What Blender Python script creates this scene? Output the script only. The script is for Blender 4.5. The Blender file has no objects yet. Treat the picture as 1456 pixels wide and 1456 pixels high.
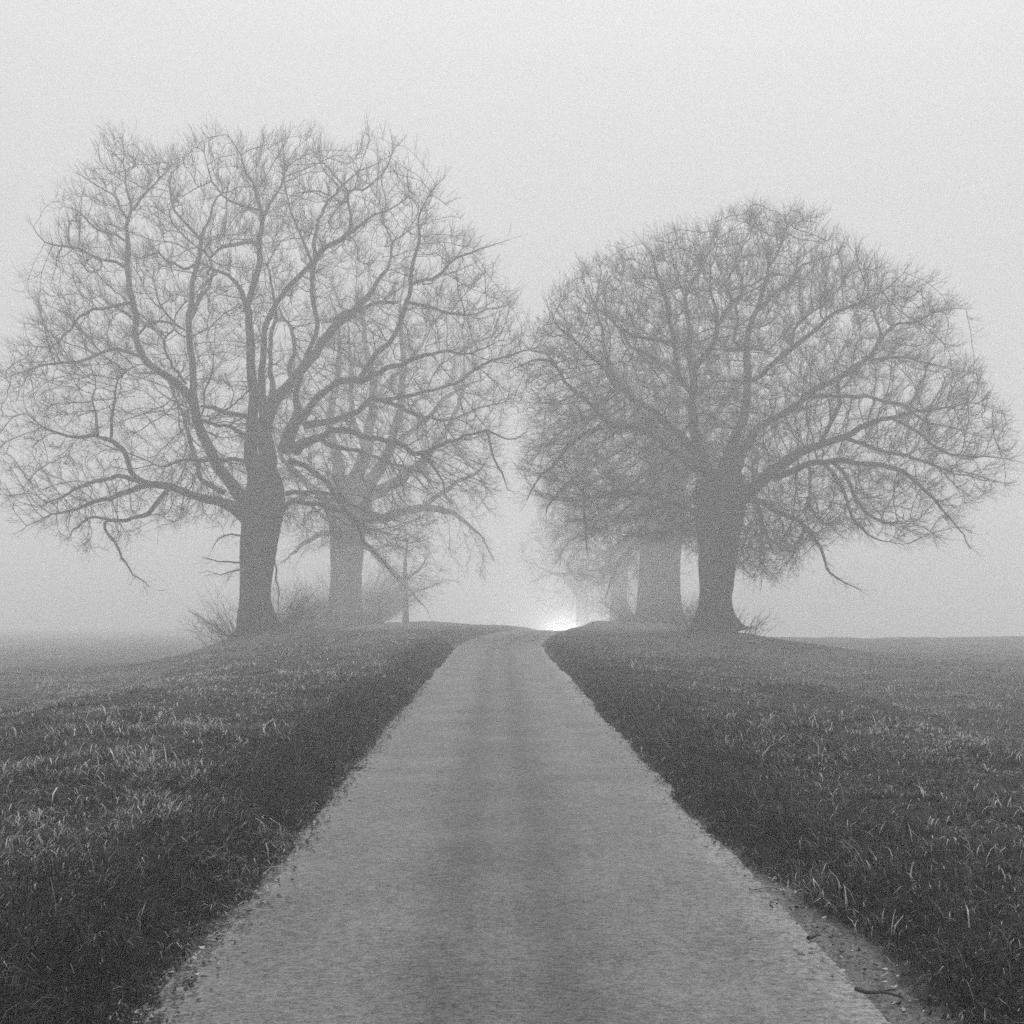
import bpy, math, time
import numpy as np
from mathutils.kdtree import KDTree
T0 = time.time(); LW = 0.88
rng = np.random.default_rng(11)
scene = bpy.context.scene
col = scene.collection

# ------------------------------------------------------------------ camera model
F, CU, HV, CAM_H = 1700.0, 728.0, 850.0, 1.70      # focal length, centre column, eye-level row (photo is 1456 px), eye height
def world(u, v, Y):
    """point at depth Y that the camera sees at photo pixel u, v"""
    return np.stack([(u - CU) / F * Y, Y + 0 * u, CAM_H - (v - HV) / F * Y], -1)

cam = bpy.data.cameras.new('camera')
camo = bpy.data.objects.new('camera', cam); col.objects.link(camo)
camo.location = (0, 0, CAM_H); camo.rotation_euler = (math.pi / 2, 0, 0)
cam.sensor_width = 36; cam.lens = 36 * F / 1456; cam.shift_y = (HV - 728) / 1456
cam.clip_start = 0.1; cam.clip_end = 3000
scene.camera = camo

# ------------------------------------------------------------------ small helpers
def tag(o, label=None, cat=None, group=None, kind=None):
    if label: o['label'] = label
    if cat: o['category'] = cat
    if group: o['group'] = group
    if kind: o['kind'] = kind
    return o
def empty(name, loc):
    o = bpy.data.objects.new(name, None); col.objects.link(o); o.location = loc
    o.empty_display_size = 0.2
    return o
def mesh_obj(name, V, Fq, mat, parent=None, smooth=True, attrs=None, F3=None):
    V = np.asarray(V, np.float32)
    me = bpy.data.meshes.new(name)
    nq = 0 if Fq is None else len(Fq); nt = 0 if F3 is None else len(F3)
    me.vertices.add(len(V)); me.vertices.foreach_set('co', V.ravel())
    parts = []
    if nq: parts.append(np.asarray(Fq, np.int32).ravel())
    if nt: parts.append(np.asarray(F3, np.int32).ravel())
    loops = np.concatenate(parts)
    me.loops.add(len(loops)); me.loops.foreach_set('vertex_index', loops)
    me.polygons.add(nq + nt)
    st = np.concatenate([np.arange(nq) * 4, nq * 4 + np.arange(nt) * 3]).astype(np.int32)
    me.polygons.foreach_set('loop_start', st)
    me.polygons.foreach_set('loop_total', np.concatenate([np.full(nq, 4), np.full(nt, 3)]).astype(np.int32))
    me.update(calc_edges=True)
    if smooth: me.polygons.foreach_set('use_smooth', np.ones(nq + nt, bool))
    if attrs:
        for k, a in attrs.items():
            at = me.attributes.new(k, 'FLOAT', 'POINT'); at.data.foreach_set('value', np.asarray(a, np.float32))
    me.materials.append(mat)
    o = bpy.data.objects.new(name, me); col.objects.link(o)
    if parent is not None:
        o.parent = parent
    return o
def to_local(V, parent):
    return V - np.array(parent.location)

def norm(a):
    return a / (np.linalg.norm(a, axis=-1, keepdims=True) + 1e-9)
def smooth01(t):
    t = np.clip(t, 0, 1); return t * t * (3 - 2 * t)
def hash2(ix, iy, seed):
    h = (ix.astype(np.int64) * 374761393 + iy.astype(np.int64) * 668265263 + seed * 1442695041) & 0xffffffff
    h = ((h ^ (h >> 13)) * 1274126177) & 0xffffffff
    return ((h ^ (h >> 16)) & 0xffff) / 65535.0
def vnoise(x, y, s, seed=0):
    x = np.asarray(x) / s; y = np.asarray(y) / s
    ix = np.floor(x); iy = np.floor(y); fx = x - ix; fy = y - iy
    fx = fx * fx * (3 - 2 * fx); fy = fy * fy * (3 - 2 * fy)
    a = hash2(ix, iy, seed); b = hash2(ix + 1, iy, seed); c = hash2(ix, iy + 1, seed); d = hash2(ix + 1, iy + 1, seed)
    return (a + (b - a) * fx) * (1 - fy) + (c + (d - c) * fx) * fy - 0.5

# ------------------------------------------------------------------ materials
def new_mat(name):
    m = bpy.data.materials.new(name); m.use_nodes = True
    nt = m.node_tree; nt.nodes.clear()
    out = nt.nodes.new('ShaderNodeOutputMaterial'); b = nt.nodes.new('ShaderNodeBsdfPrincipled')
    nt.links.new(b.outputs[0], out.inputs[0])
    return m, nt, b, out
def g(v): return (v, v, v, 1)
def noise_mat(name, c0, c1, scale, rough=0.9, bump=0.0, detail=5, stretch=(1, 1, 1), spec=0.3):
    m, nt, b, out = new_mat(name); L = nt.links.new
    tc = nt.nodes.new('ShaderNodeTexCoord'); mp = nt.nodes.new('ShaderNodeMapping'); mp.inputs['Scale'].default_value = stretch
    n = nt.nodes.new('ShaderNodeTexNoise'); n.inputs['Scale'].default_value = scale; n.inputs['Detail'].default_value = detail
    cr = nt.nodes.new('ShaderNodeValToRGB'); cr.color_ramp.elements[0].position = 0.32; cr.color_ramp.elements[1].position = 0.68
    cr.color_ramp.elements[0].color = g(c0); cr.color_ramp.elements[1].color = g(c1)
    L(tc.outputs['Object'], mp.inputs[0]); L(mp.outputs[0], n.inputs['Vector']); L(n.outputs['Fac'], cr.inputs[0]); L(cr.outputs[0], b.inputs['Base Color'])
    b.inputs['Roughness'].default_value = rough; b.inputs['Specular IOR Level'].default_value = spec
    if bump:
        bp = nt.nodes.new('ShaderNodeBump'); bp.inputs['Strength'].default_value = 1; bp.inputs['Distance'].default_value = bump
        L(n.outputs['Fac'], bp.inputs['Height']); L(bp.outputs[0], b.inputs['Normal'])
    return m
def plain(name, c, rough=0.5, metal=0.0):
    m, nt, b, out = new_mat(name)
    b.inputs['Base Color'].default_value = g(c); b.inputs['Roughness'].default_value = rough; b.inputs['Metallic'].default_value = metal
    return m

M_bark = noise_mat('bark', 0.022, 0.05, 3.0, bump=0.05, stretch=(3, 3, 0.7), spec=0.15)
M_twig = noise_mat('twig_bark', 0.02, 0.035, 2.0, spec=0.1)

def asphalt_material():
    m, nt, b, out = new_mat('asphalt'); L = nt.links.new; N = nt.nodes.new
    at = N('ShaderNodeAttribute'); at.attribute_name = 'across'          # metres from the centre line, across the lane
    tc = N('ShaderNodeTexCoord')
    def noise(scale, detail=4, vec=None, rough=0.6):
        n = N('ShaderNodeTexNoise'); n.inputs['Scale'].default_value = scale; n.inputs['Detail'].default_value = detail
        n.inputs['Roughness'].default_value = rough
        L(vec if vec else tc.outputs['Object'], n.inputs['Vector']); return n
    def math_(op, a, c=None, clamp=False):
        if op == 'MULTIPLY_ADD_':                      # contrast about 1
            return math_('ADD', math_('MULTIPLY', a, c), 1.0 - c)
        x = N('ShaderNodeMath'); x.operation = op; x.use_clamp = clamp
        for i, q in enumerate((a, c)):
            if q is None: continue
            if isinstance(q, (int, float)): x.inputs[i].default_value = q
            else: L(q, x.inputs[i])
        return x.outputs[0]
    mp = N('ShaderNodeMapping'); mp.inputs['Scale'].default_value = (1.0, 0.12, 1.0); L(tc.outputs['Object'], mp.inputs[0])
    wob = noise(0.9, 3, mp.outputs[0])
    a2 = math_('ADD', math_('ADD', at.outputs['Fac'], math_('MULTIPLY', math_('SUBTRACT', wob.outputs['Fac'], 0.5), 0.35)), 1.5)
    cr = N('ShaderNodeValToRGB'); L(math_('DIVIDE', a2, 3.0), cr.inputs[0])
    st = [(0.0, 0.27), (0.06, 0.19), (0.14, 0.17), (0.24, 0.195), (0.33, 0.17), (0.40, 0.105), (0.46, 0.155), (0.52, 0.155), (0.58, 0.098), (0.66, 0.165), (0.76, 0.195), (0.86, 0.18), (0.93, 0.22), (1.0, 0.32)]
    els = cr.color_ramp.elements
    els[0].position, els[0].color = st[0][0], g(st[0][1]); els[1].position, els[1].color = st[-1][0], g(st[-1][1])
    for p, c in st[1:-1]:
        e = els.new(p); e.color = g(c)
    cr.color_ramp.interpolation = 'B_SPLINE'
    agg = noise(55, 5, rough=0.85); mid = noise(14, 5); big = noise(1.1, 4)
    mp2 = N('ShaderNodeMapping'); mp2.inputs['Scale'].default_value = (6.0, 16.0, 1.0); L(tc.outputs['Object'], mp2.inputs[0])
    rip = noise(2.6, 6, mp2.outputs[0], 0.75)
    f = math_('ADD', math_('MULTIPLY', agg.outputs['Fac'], 2.0), math_('MULTIPLY', mid.outputs['Fac'], 0.55))
    f = math_('ADD', f, math_('MULTIPLY', big.outputs['Fac'], 0.5))
    f = math_('ADD', f, math_('MULTIPLY', rip.outputs['Fac'], 1.3))
    f = math_('SUBTRACT', f, 1.25)                                       # mean about 1
    f = math_('MAXIMUM', math_('MULTIPLY_ADD_', f, 1.7), 0.15)
    mx = N('ShaderNodeMix'); mx.data_type = 'RGBA'; mx.blend_type = 'MULTIPLY'; mx.inputs[0].default_value = 1
    L(cr.outputs[0], mx.inputs[6]); L(f, mx.inputs[7]); L(mx.outputs[2], b.inputs['Base Color'])
    bp = N('ShaderNodeBump'); bp.inputs['Distance'].default_value = 0.006; bp.inputs['Strength'].default_value = 1.0
    L(math_('ADD', agg.outputs['Fac'], math_('MULTIPLY', rip.outputs['Fac'], 1.2)), bp.inputs['Height']); L(bp.outputs[0], b.inputs['Normal'])
    b.inputs['Roughness'].default_value = 0.75; b.inputs['Specular IOR Level'].default_value = 0.4
    return m

def ground_material():
    m, nt, b, out = new_mat('field_soil_and_turf'); L = nt.links.new; N = nt.nodes.new
    at = N('ShaderNodeAttribute'); at.attribute_name = 'edge'            # metres outward from the lane edge
    tc = N('ShaderNodeTexCoord')
    def noise(scale, detail=5, rough=0.6, st=None):
        n = N('ShaderNodeTexNoise'); n.inputs['Scale'].default_value = scale; n.inputs['Detail'].default_value = detail; n.inputs['Roughness'].default_value = rough
        if st:
            mp = N('ShaderNodeMapping'); mp.inputs['Scale'].default_value = st; L(tc.outputs['Object'], mp.inputs[0]); L(mp.outputs[0], n.inputs['Vector'])
        else: L(tc.outputs['Object'], n.inputs['Vector'])
        return n
    n1 = noise(9, 7, 0.75); n2 = noise(0.5, 5)
    cr = N('ShaderNodeValToRGB'); L(n1.outputs['Fac'], cr.inputs[0])
    e = cr.color_ramp.elements; e[0].position, e[0].color = 0.36, g(0.02); e[1].position, e[1].color = 0.68, g(0.12)
    cr2 = N('ShaderNodeValToRGB'); L(n2.outputs['Fac'], cr2.inputs[0])
    e = cr2.color_ramp.elements; e[0].position, e[0].color = 0.3, g(0.6); e[1].position, e[1].color = 0.7, g(1.35)
    mu = N('ShaderNodeMix'); mu.data_type = 'RGBA'; mu.blend_type = 'MULTIPLY'; mu.inputs[0].default_value = 1
    L(cr.outputs[0], mu.inputs[6]); L(cr2.outputs[0], mu.inputs[7])
    # ground colour is darker near the camera and paler farther ahead
    pa = N('ShaderNodeAttribute'); pa.attribute_name = 'far_tone'
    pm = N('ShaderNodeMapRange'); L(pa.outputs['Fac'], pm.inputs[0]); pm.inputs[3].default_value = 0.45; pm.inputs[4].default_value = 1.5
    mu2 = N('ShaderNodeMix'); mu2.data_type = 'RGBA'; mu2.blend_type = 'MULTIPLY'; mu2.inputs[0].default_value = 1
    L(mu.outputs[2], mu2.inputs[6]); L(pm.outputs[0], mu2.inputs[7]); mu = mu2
    # gritty shoulder beside the lane
    n3 = noise(55, 6, 0.8); cr3 = N('ShaderNodeValToRGB'); L(n3.outputs['Fac'], cr3.inputs[0])
    e = cr3.color_ramp.elements; e[0].position, e[0].color = 0.36, g(0.07); e[1].position, e[1].color = 0.64, g(0.30)
    n4 = noise(5, 5)
    ad = N('ShaderNodeMath'); ad.operation = 'MULTIPLY_ADD'; L(n4.outputs['Fac'], ad.inputs[0]); ad.inputs[1].default_value = 0.30; L(at.outputs['Fac'], ad.inputs[2])
    mr = N('ShaderNodeMapRange'); L(ad.outputs[0], mr.inputs[0]); mr.inputs[1].default_value = 0.16; mr.inputs[2].default_value = 0.30; mr.inputs[3].default_value = 0; mr.inputs[4].default_value = 1
    mx = N('ShaderNodeMix'); mx.data_type = 'RGBA'; L(mr.outputs[0], mx.inputs[0]); L(cr3.outputs[0], mx.inputs[6]); L(mu.outputs[2], mx.inputs[7])
    L(mx.outputs[2], b.inputs['Base Color'])
    bp = N('ShaderNodeBump'); bp.inputs['Distance'].default_value = 0.05; bp.inputs['Strength'].default_value = 1; L(n1.outputs['Fac'], bp.inputs['Height']); L(bp.outputs[0], b.inputs['Normal'])
    b.inputs['Roughness'].default_value = 0.9; b.inputs['Specular IOR Level'].default_value = 0.2
    return m

def shade_material(name, stops, rough=0.5, spec=0.4, trans=0.0):
    m, nt, b, out = new_mat(name); L = nt.links.new; N = nt.nodes.new
    at = N('ShaderNodeAttribute'); at.attribute_name = 'shade'
    cr = N('ShaderNodeValToRGB'); L(at.outputs['Fac'], cr.inputs[0])
    els = cr.color_ramp.elements
    els[0].position, els[0].color = stops[0][0], g(stops[0][1]); els[1].position, els[1].color = stops[-1][0], g(stops[-1][1])
    for p, c in stops[1:-1]:
        e = els.new(p); e.color = g(c)
    L(cr.outputs[0], b.inputs['Base Color'])
    b.inputs['Roughness'].default_value = rough; b.inputs['Specular IOR Level'].default_value = spec
    return m
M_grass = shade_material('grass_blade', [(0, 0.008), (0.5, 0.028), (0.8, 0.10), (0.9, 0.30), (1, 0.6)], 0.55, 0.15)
M_leaf = shade_material('dead_leaf', [(0, 0.03), (0.6, 0.12), (1, 0.42)], 0.7, 0.3)

# ------------------------------------------------------------------ terrain
ys_ = np.linspace(-60, 900, 9601)
slope_ = 0.105 * smooth01((ys_ - 34) / 22) * (1 - smooth01((ys_ - 105) / 60))
cx_ = np.cumsum(slope_) * (ys_[1] - ys_[0]) - 0.013 * (ys_ - 4.8)
def centre(y): return np.interp(y, ys_, cx_)
def half_width(y): return 1.45 + 0 * np.asarray(y, float)
def edge_dist(x, y):
    """metres outward from the lane edge (negative on the lane)"""
    return np.abs(x - centre(y)) - half_width(y)
def shoulder(x, y):
    """extra width of bare grit on the right where the lane frays"""
    return np.where(x > centre(y), 0.20, 0.0) * smooth01((8.2 - y) / 2.5) * (1 + 0.8 * vnoise(x, y, 0.5, 15))
def road_z(y):
    y = np.asarray(y, float)
    d = np.clip(y - 50, 0, None)
    return -np.where(d < 90, 0.00058 * d * d, 0.00058 * 8100 + (d - 90) * 0.1044)
def ground_z(x, y):
    x = np.asarray(x, float); y = np.asarray(y, float)
    d = np.clip(y - 68, 0, None); hump = -np.where(d < 80, 0.0006 * d * d, 3.84 + (d - 80) * 0.096)
    yc = np.clip(y, 0, None)
    right = -0.30 - 0.012 * yc - 0.055 * np.clip(y - 95, 0, None)
    left = -0.22 - 0.021 * yc
    pr = 5.0 + 4.6 * smooth01((y - 30) / 20) + 0.8 * vnoise(y, 0 * y, 7, 8)
    pl = 6.0 + 2.0 * smooth01((y - 28) / 20) + 0.8 * vnoise(y, 0 * y + 50, 7, 8)
    wr = smooth01((x - pr) / (3.2 + 5 * smooth01((y - 38) / 12))) * smooth01((y - 3) / 8); wl = smooth01((-x - pl) / (5.0 + 4 * smooth01((y - 28) / 20))) * smooth01((y - 3) / 8)
    z = hump * (1 - wr - wl) + right * wr + left * wl
    s = x - centre(y); ed = np.abs(s) - half_width(y)
    edn = ed + 0.11 * vnoise(x, y, 1.4, 5) + 0.07 * vnoise(x, y, 0.25, 6) - shoulder(x, y)
    bank = np.where(s < 0, 0.26, 0.15) * smooth01(edn / np.where(s < 0, 0.55, 0.5)) * (1 - 0.75 * smooth01((ed - 1.0) / 6))
    bump = (0.16 * vnoise(x, y, 6, 1) + 0.12 * vnoise(x, y, 1.7, 2) + 0.10 * vnoise(x, y, 0.6, 3) + 0.05 * vnoise(x, y, 0.22, 33)) * smooth01((ed - 0.3) / 1.2)
    bump = bump + 0.018 * vnoise(x, y, 0.12, 4) * smooth01(ed / 0.1)
    rz = road_z(y)
    near = smooth01(ed / (1.6 + np.where(s < 0, 6.0, 0.0) * smooth01((y - 44) / 18)))
    zz = rz * (1 - near) + z * near + bank + bump
    under = smooth01((-ed) / 0.10)
    zz = zz - 0.035 * under
    m = np.hypot(x + 11.2, y - 53.0); zz = zz + 0.62 * np.exp(-(m / 3.0) ** 2)
    m = np.hypot(x - 9.1, y - 53.0); zz = zz + 0.25 * np.exp(-(m / 2.4) ** 2)
    return zz

def axis_grid(fine_lo, fine_hi, fine, lo, hi, growth):
    a = list(np.arange(fine_lo, fine_hi, fine)); s = fine
    while a[-1] < hi: s = min(s * growth, 14); a.append(a[-1] + s)
    b = []; s = fine; p = fine_lo
    while p > lo: s = min(s * growth, 14); p -= s; b.append(p)
    return np.array(b[::-1] + a)
def grid_faces(nx, ny):
    i = np.arange(nx - 1); j = np.arange(ny - 1); I, J = np.meshgrid(i, j)
    a = (J * nx + I).ravel(); return np.stack([a, a + 1, a + nx + 1, a + nx], -1)
gx = axis_grid(-3.2, 3.2, 0.05, -420, 420, 1.045)
gy = axis_grid(3.2, 13, 0.055, -30, 620, 1.02)
X, Y = np.meshgrid(gx, gy)
Xs = X + centre(Y) * np.exp(-(X / 12) ** 2)          # grid lines follow the lane
Z = ground_z(Xs, Y)
mesh_obj('ground', np.stack([Xs, Y, Z], -1).reshape(-1, 3), grid_faces(len(gx), len(gy)), ground_material(),
         attrs={'edge': (edge_dist(Xs, Y) - shoulder(Xs, Y)).ravel(), 'far_tone': smooth01((Y + 6 * vnoise(Xs, Y, 9, 77) - 22) / 26).ravel()})
tag(bpy.data.objects['ground'], kind='structure')
# lane
ry = axis_grid(3.2, 14, 0.08, -28, 300, 1.015)
rs = np.linspace(-1.5, 1.5, 41)
S, RY = np.meshgrid(rs, ry)
RX = centre(RY) + S * (half_width(RY) + 0.06) / 1.5
RZ = road_z(RY) + 0.004 + 0.02 * (1 - (S / 1.5) ** 2) + 0.006 * vnoise(RX, RY, 1.2, 31)
mesh_obj('road', np.stack([RX, RY, RZ], -1).reshape(-1, 3), grid_faces(len(rs), len(ry)), asphalt_material(), attrs={'across': S.ravel()})
tag(bpy.data.objects['road'], kind='structure')

# ------------------------------------------------------------------ tubes
def frames(Tn):
    ref = np.zeros_like(Tn); ref[..., 0] = 0.23; ref[..., 1] = 0.95; ref[..., 2] = 0.21
    n1 = norm(np.cross(Tn, ref)); n2 = np.cross(Tn, n1); return n1, n2
def rings(P, Tn, R, s):
    n1, n2 = frames(Tn); a = np.arange(s) * 2 * np.pi / s
    return P[..., None, :] + R[..., None, None] * (np.cos(a)[:, None] * n1[..., None, :] + np.sin(a)[:, None] * n2[..., None, :])
def tubes(P, R, s):
    """P (n,k,3) R (n,k): n open tubes of k rings"""
    n, k, _ = P.shape
    Tn = np.empty_like(P); Tn[:, 1:-1] = P[:, 2:] - P[:, :-2]; Tn[:, 0] = P[:, 1] - P[:, 0]; Tn[:, -1] = P[:, -1] - P[:, -2]
    V = rings(P, norm(Tn), R, s).reshape(-1, 3)
    base = (np.arange(n) * k * s)[:, None, None] + (np.arange(k - 1) * s)[None, :, None]
    j = np.arange(s)[None, None]; j2 = (j + 1) % s
    Fq = np.stack([base + j, base + j2, base + s + j2, base + s + j], -1).reshape(-1, 4)
    return V, Fq
def merge(parts):
    Vs, Fs, o = [], [], 0
    for V, Fq in parts:
        Vs.append(V); Fs.append(Fq + o); o += len(V)
    return np.concatenate(Vs), np.concatenate(Fs)
def catmull(P, step):
    P = np.asarray(P, float); out = []
    Q = np.vstack([2 * P[0] - P[1], P, 2 * P[-1] - P[-2]])
    for i in range(1, len(Q) - 2):
        n = max(2, int(np.linalg.norm((Q[i + 1] - Q[i])[:3]) / step))
        t = np.linspace(0, 1, n, endpoint=False)[:, None]
        out.append(0.5 * (2 * Q[i] + (Q[i + 1] - Q[i - 1]) * t + (2 * Q[i - 1] - 5 * Q[i] + 4 * Q[i + 1] - Q[i + 2]) * t ** 2 + (-Q[i - 1] + 3 * Q[i] - 3 * Q[i + 1] + Q[i + 2]) * t ** 3))
    out.append(P[-1:]); return np.vstack(out)

# ------------------------------------------------------------------ trees
def build_tree(name, label, Y0, trunk, limbs, outline, centre_px, depth_r, n_attr, seed, cat='tree', group=None,
               twig_n=1.6, twig_len=0.75, twig_r=0.0055, kill=0.62, step=0.30, shoots=0, shoot_len=1.6, shoot_w=1.3, droop=0.0, low_clear=None, shell=0.5, gap=0.75):
    r = np.random.default_rng(seed)
    sc = Y0 / F
    t0 = time.time()
    base = world(np.array(trunk[0][0]), np.array(trunk[0][1]), Y0)
    gz = float(ground_z(base[0], base[1])); root = empty(name, (base[0], base[1], gz))
    tag(root, label, cat, group)
    # trunk tube with root flare
    tp = np.array(trunk, float)
    P = world(tp[:, 0], tp[:, 1], Y0); P[0, 2] = gz - 0.15
    P4 = catmull(np.hstack([P, (tp[:, 2] / 2 * sc)[:, None]]), 0.12)
    s = 40; Pc, Rc = P4[:, :3], P4[:, 3]
    V, Fq = tubes(Pc[None], Rc[None], s)
    V = V.reshape(len(Pc), s, 3); a = np.arange(s) * 2 * np.pi / s
    hgt = (Pc[:, 2] - gz)[:, None]
    ph = r.uniform(0, 6.28, 4)
    k = 0.20 * np.exp(-np.clip(hgt, 0, 9) / 0.7) * (0.5 + 0.5 * np.cos(5 * a + ph[0]))[None] + 0.05 * np.cos(3 * a + ph[1] + hgt * 0.5) + 0.03 * np.cos(7 * a + ph[2] - hgt) + 0.03 * vnoise(a[None] * 3 + ph[3], hgt * 1.0, 0.5, seed)
    V = Pc[:, None] + (V - Pc[:, None]) * (1 + k)[..., None]
    mesh_obj('trunk', to_local(V.reshape(-1, 3), root), Fq, M_bark, root)
    # traced limbs
    skP = [world(tp[:, 0], tp[:, 1], Y0)[-2:]]; skR = [tp[-2:, 2] / 2 * sc]
    nodeP = list(skP[0]); nodeR = list(skR[0]); par = [-1, 0]
    known = [np.hstack([tp[-3:, :2], np.full((min(3, len(tp)), 1), Y0)])]
    kidx = [np.array([0, 0, 1][-min(3, len(tp)):])]
    for (pts, d1) in limbs:
        q = np.array(pts, float)
        K = np.vstack(known); KI = np.concatenate(kidx)
        dd = np.hypot(K[:, 0] - q[0, 0], K[:, 1] - q[0, 1]); i0 = int(np.argmin(dd)); d0 = K[i0, 2] - Y0; pi = int(KI[i0])
        L = np.concatenate([[0], np.cumsum(np.hypot(*np.diff(q[:, :2], axis=0).T))]); t = L / L[-1]
        dep = Y0 + d0 + (d1 - d0) * t ** 0.85
        w = world(q[:, 0], q[:, 1], dep); rad = q[:, 2] / 2 * sc
        P4 = catmull(np.hstack([w, rad[:, None]]), step)
        n = len(P4); wob = np.stack([vnoise(np.arange(n) * step, np.full(n, 7.3 * j + len(known)), 1.1, seed + j) for j in range(3)], -1)
        env = smooth01(np.arange(n) / 6)[:, None]
        P4[:, :3] += wob * 0.20 * env
        wo2 = np.stack([vnoise(np.arange(n) * step, np.full(n, 3.3 * j + len(known)), 0.42, seed + 20 + j) for j in range(3)], -1)
        P4[:, :3] += wo2 * 0.16 * env
        P4[:, 3] *= LW * (1 - 0.45 * smooth01((np.arange(n) / n - 0.55) / 0.45))
        V, Fq = tubes(P4[None, :, :3], np.maximum(P4[None, :, 3], 0.008) * (1 + 0.10 * vnoise(np.arange(n) * step, 0 * np.arange(n), 0.6, seed + 9))[None], 10)
        mesh_obj('limb', to_local(V, root), Fq, M_bark, root)
        b0 = len(nodeP)
        for j in range(n):
            nodeP.append(P4[j, :3]); nodeR.append(P4[j, 3]); par.append(pi if j == 0 else b0 + j - 1)
        # pixel positions of the new nodes, for later limbs to start from
        known.append(np.stack([CU + P4[:, 0] / P4[:, 1] * F, HV - (P4[:, 2] - CAM_H) / P4[:, 1] * F, P4[:, 1]], -1)); kidx.append(np.arange(b0, b0 + n))
    nfix = len(nodeP)
    # attractors inside the crown
    O = np.array(outline, float); c = np.array(centre_px, float)
    ang = np.arctan2(O[:, 1] - c[1], O[:, 0] - c[0]); rad = np.hypot(*(O - c).T)
    od = np.argsort(ang); ang = ang[od]; rad = rad[od]
    ang = np.concatenate([[ang[-1] - 2 * np.pi], ang, [ang[0] + 2 * np.pi]]); rad = np.concatenate([[rad[-1]], rad, [rad[0]]])
    A = []
    while len(A) < n_attr:
        th = r.uniform(-np.pi, np.pi); R = 0.935 * np.interp(th, ang, rad) * (1 + (0.06 * math.sin(7 * th + seed) + 0.05 * math.sin(17 * th + 2 * seed)) * r.uniform(0.3, 1))
        rho = math.sqrt(r.uniform(0, 1)); h = math.sqrt(max(0, 1 - rho * rho)); dz = r.uniform(-1, 1) * h
        r3 = math.sqrt(rho * rho + dz * dz)
        if r.uniform() > (1 - shell) + shell * r3 ** 2: continue
        u = c[0] + rho * R * math.cos(th); v = c[1] + rho * R * math.sin(th)
        if low_clear and low_clear(u, v): continue
        if float(vnoise(u + dz * 130, v - dz * 90, 38, seed)) + 0.5 < gap * r.uniform(): continue
        # pixel radius is that of the silhouette at the tree's own distance
        A.append(world(np.array(u), np.array(v), Y0) + np.array([0, dz * depth_r, 0]))
    A = np.array(A); cw = world(c[0], c[1], Y0) - np.array([0, 0, 2.0])
    NP = np.array(nodeP); N = len(NP)
    cap = 90000
    pos = np.zeros((cap, 3)); pos[:N] = NP; parent = np.full(cap, -1); parent[:N] = par
    dirs = np.zeros((cap, 3)); dirs[1:N] = norm(pos[1:N] - pos[parent[1:N]] + 1e-6)
    best = np.full(len(A), 1e9); bi = np.zeros(len(A), int); alive = np.ones(len(A), bool)
    new = np.arange(nfix)
    childcount = np.zeros(cap, int)
    for it in range(110):
        kd = KDTree(len(new))
        for i in new: kd.insert(pos[i], int(i))
        kd.balance()
        for a in np.nonzero(alive)[0]:
            co, i, d = kd.find(A[a])
            if d < best[a]: best[a] = d; bi[a] = i
        alive &= best > kill
        al = np.nonzero(alive & (best < 7.0))[0]
        if len(al) == 0: break
        acc = np.zeros((N, 3)); np.add.at(acc, bi[al], norm(A[al] - pos[bi[al]]))
        src = np.unique(bi[al]); src = src[childcount[src] < 4]
        if len(src) == 0: break
        d = norm(norm(acc[src]) + 0.75 * dirs[src] * (src >= nfix)[:, None] + r.normal(0, 0.17, (len(src), 3)) + 0.35 * norm(pos[src] - cw) + np.array([0, 0, -droop]))
        n = len(src)
        if N + n > cap: break
        pos[N:N + n] = pos[src] + d * step; parent[N:N + n] = src; dirs[N:N + n] = d
        childcount[src] += 1
        new = np.arange(N, N + n); N += n
    pos = pos[:N]; parent = parent[:N]; dirs = dirs[:N]
    # radii by the pipe model
    tips = np.zeros(N); 
    hasch = np.zeros(N, bool); hasch[parent[1:]] = True
    tips[~hasch] = 1
    for i in range(N - 1, nfix - 1, -1):
        if parent[i] >= nfix: tips[parent[i]] += tips[i]
    R = 0.0105 * np.maximum(tips, 1) ** 0.50
    R = np.minimum(R, 0.13); R[:nfix] = np.array(nodeR)
    # main child of each node
    main = np.full(N, -1)
    for i in range(nfix, N):
        p = parent[i]
        if p >= nfix and (main[p] < 0 or tips[i] > tips[main[p]]): main[p] = i
    E = np.arange(nfix, N); Pp = parent[E]
    ismain = (Pp >= nfix) & (main[Pp] == E)
    Ts = np.where(ismain[:, None], dirs[Pp], dirs[E]); Rst = np.where(ismain, R[Pp], np.minimum(R[E] * 1.35, R[Pp]))
    P2 = np.stack([pos[Pp], pos[E]], 1); T2 = np.stack([Ts, dirs[E]], 1); R2 = np.stack([Rst, R[E]], 1)
    s = 5
    V = rings(P2, T2, R2, s).reshape(-1, 3); bse = (np.arange(len(E)) * 2 * s)[:, None]; j = np.arange(s)[None]; j2 = (j + 1) % s
    Fq = np.stack([bse + j, bse + j2, bse + s + j2, bse + s + j], -1).reshape(-1, 4)
    parts = [(V, Fq)]
    # twigs
    fine = np.concatenate([np.nonzero((R[nfix:] < 0.035))[0] + nfix, np.nonzero(R[2:nfix] < 0.06)[0] + 2])
    m = r.poisson(twig_n, len(fine)); m[~hasch[fine]] += 1
    own = np.repeat(fine, m); n = len(own)
    cz = world(np.array(c[0]), np.array(c[1]), Y0)
    outw = norm(pos[own] - cz)
    upf = (0.30 + 0.35 * outw[:, 2:3]) * np.array([0, 0, 1])
    d = norm(dirs[own] * 0.75 + r.normal(0, 0.42, (n, 3)) + outw * 0.55 + upf)
    Ln = twig_len * r.uniform(0.45, 1.25, n)
    kk = 4
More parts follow.
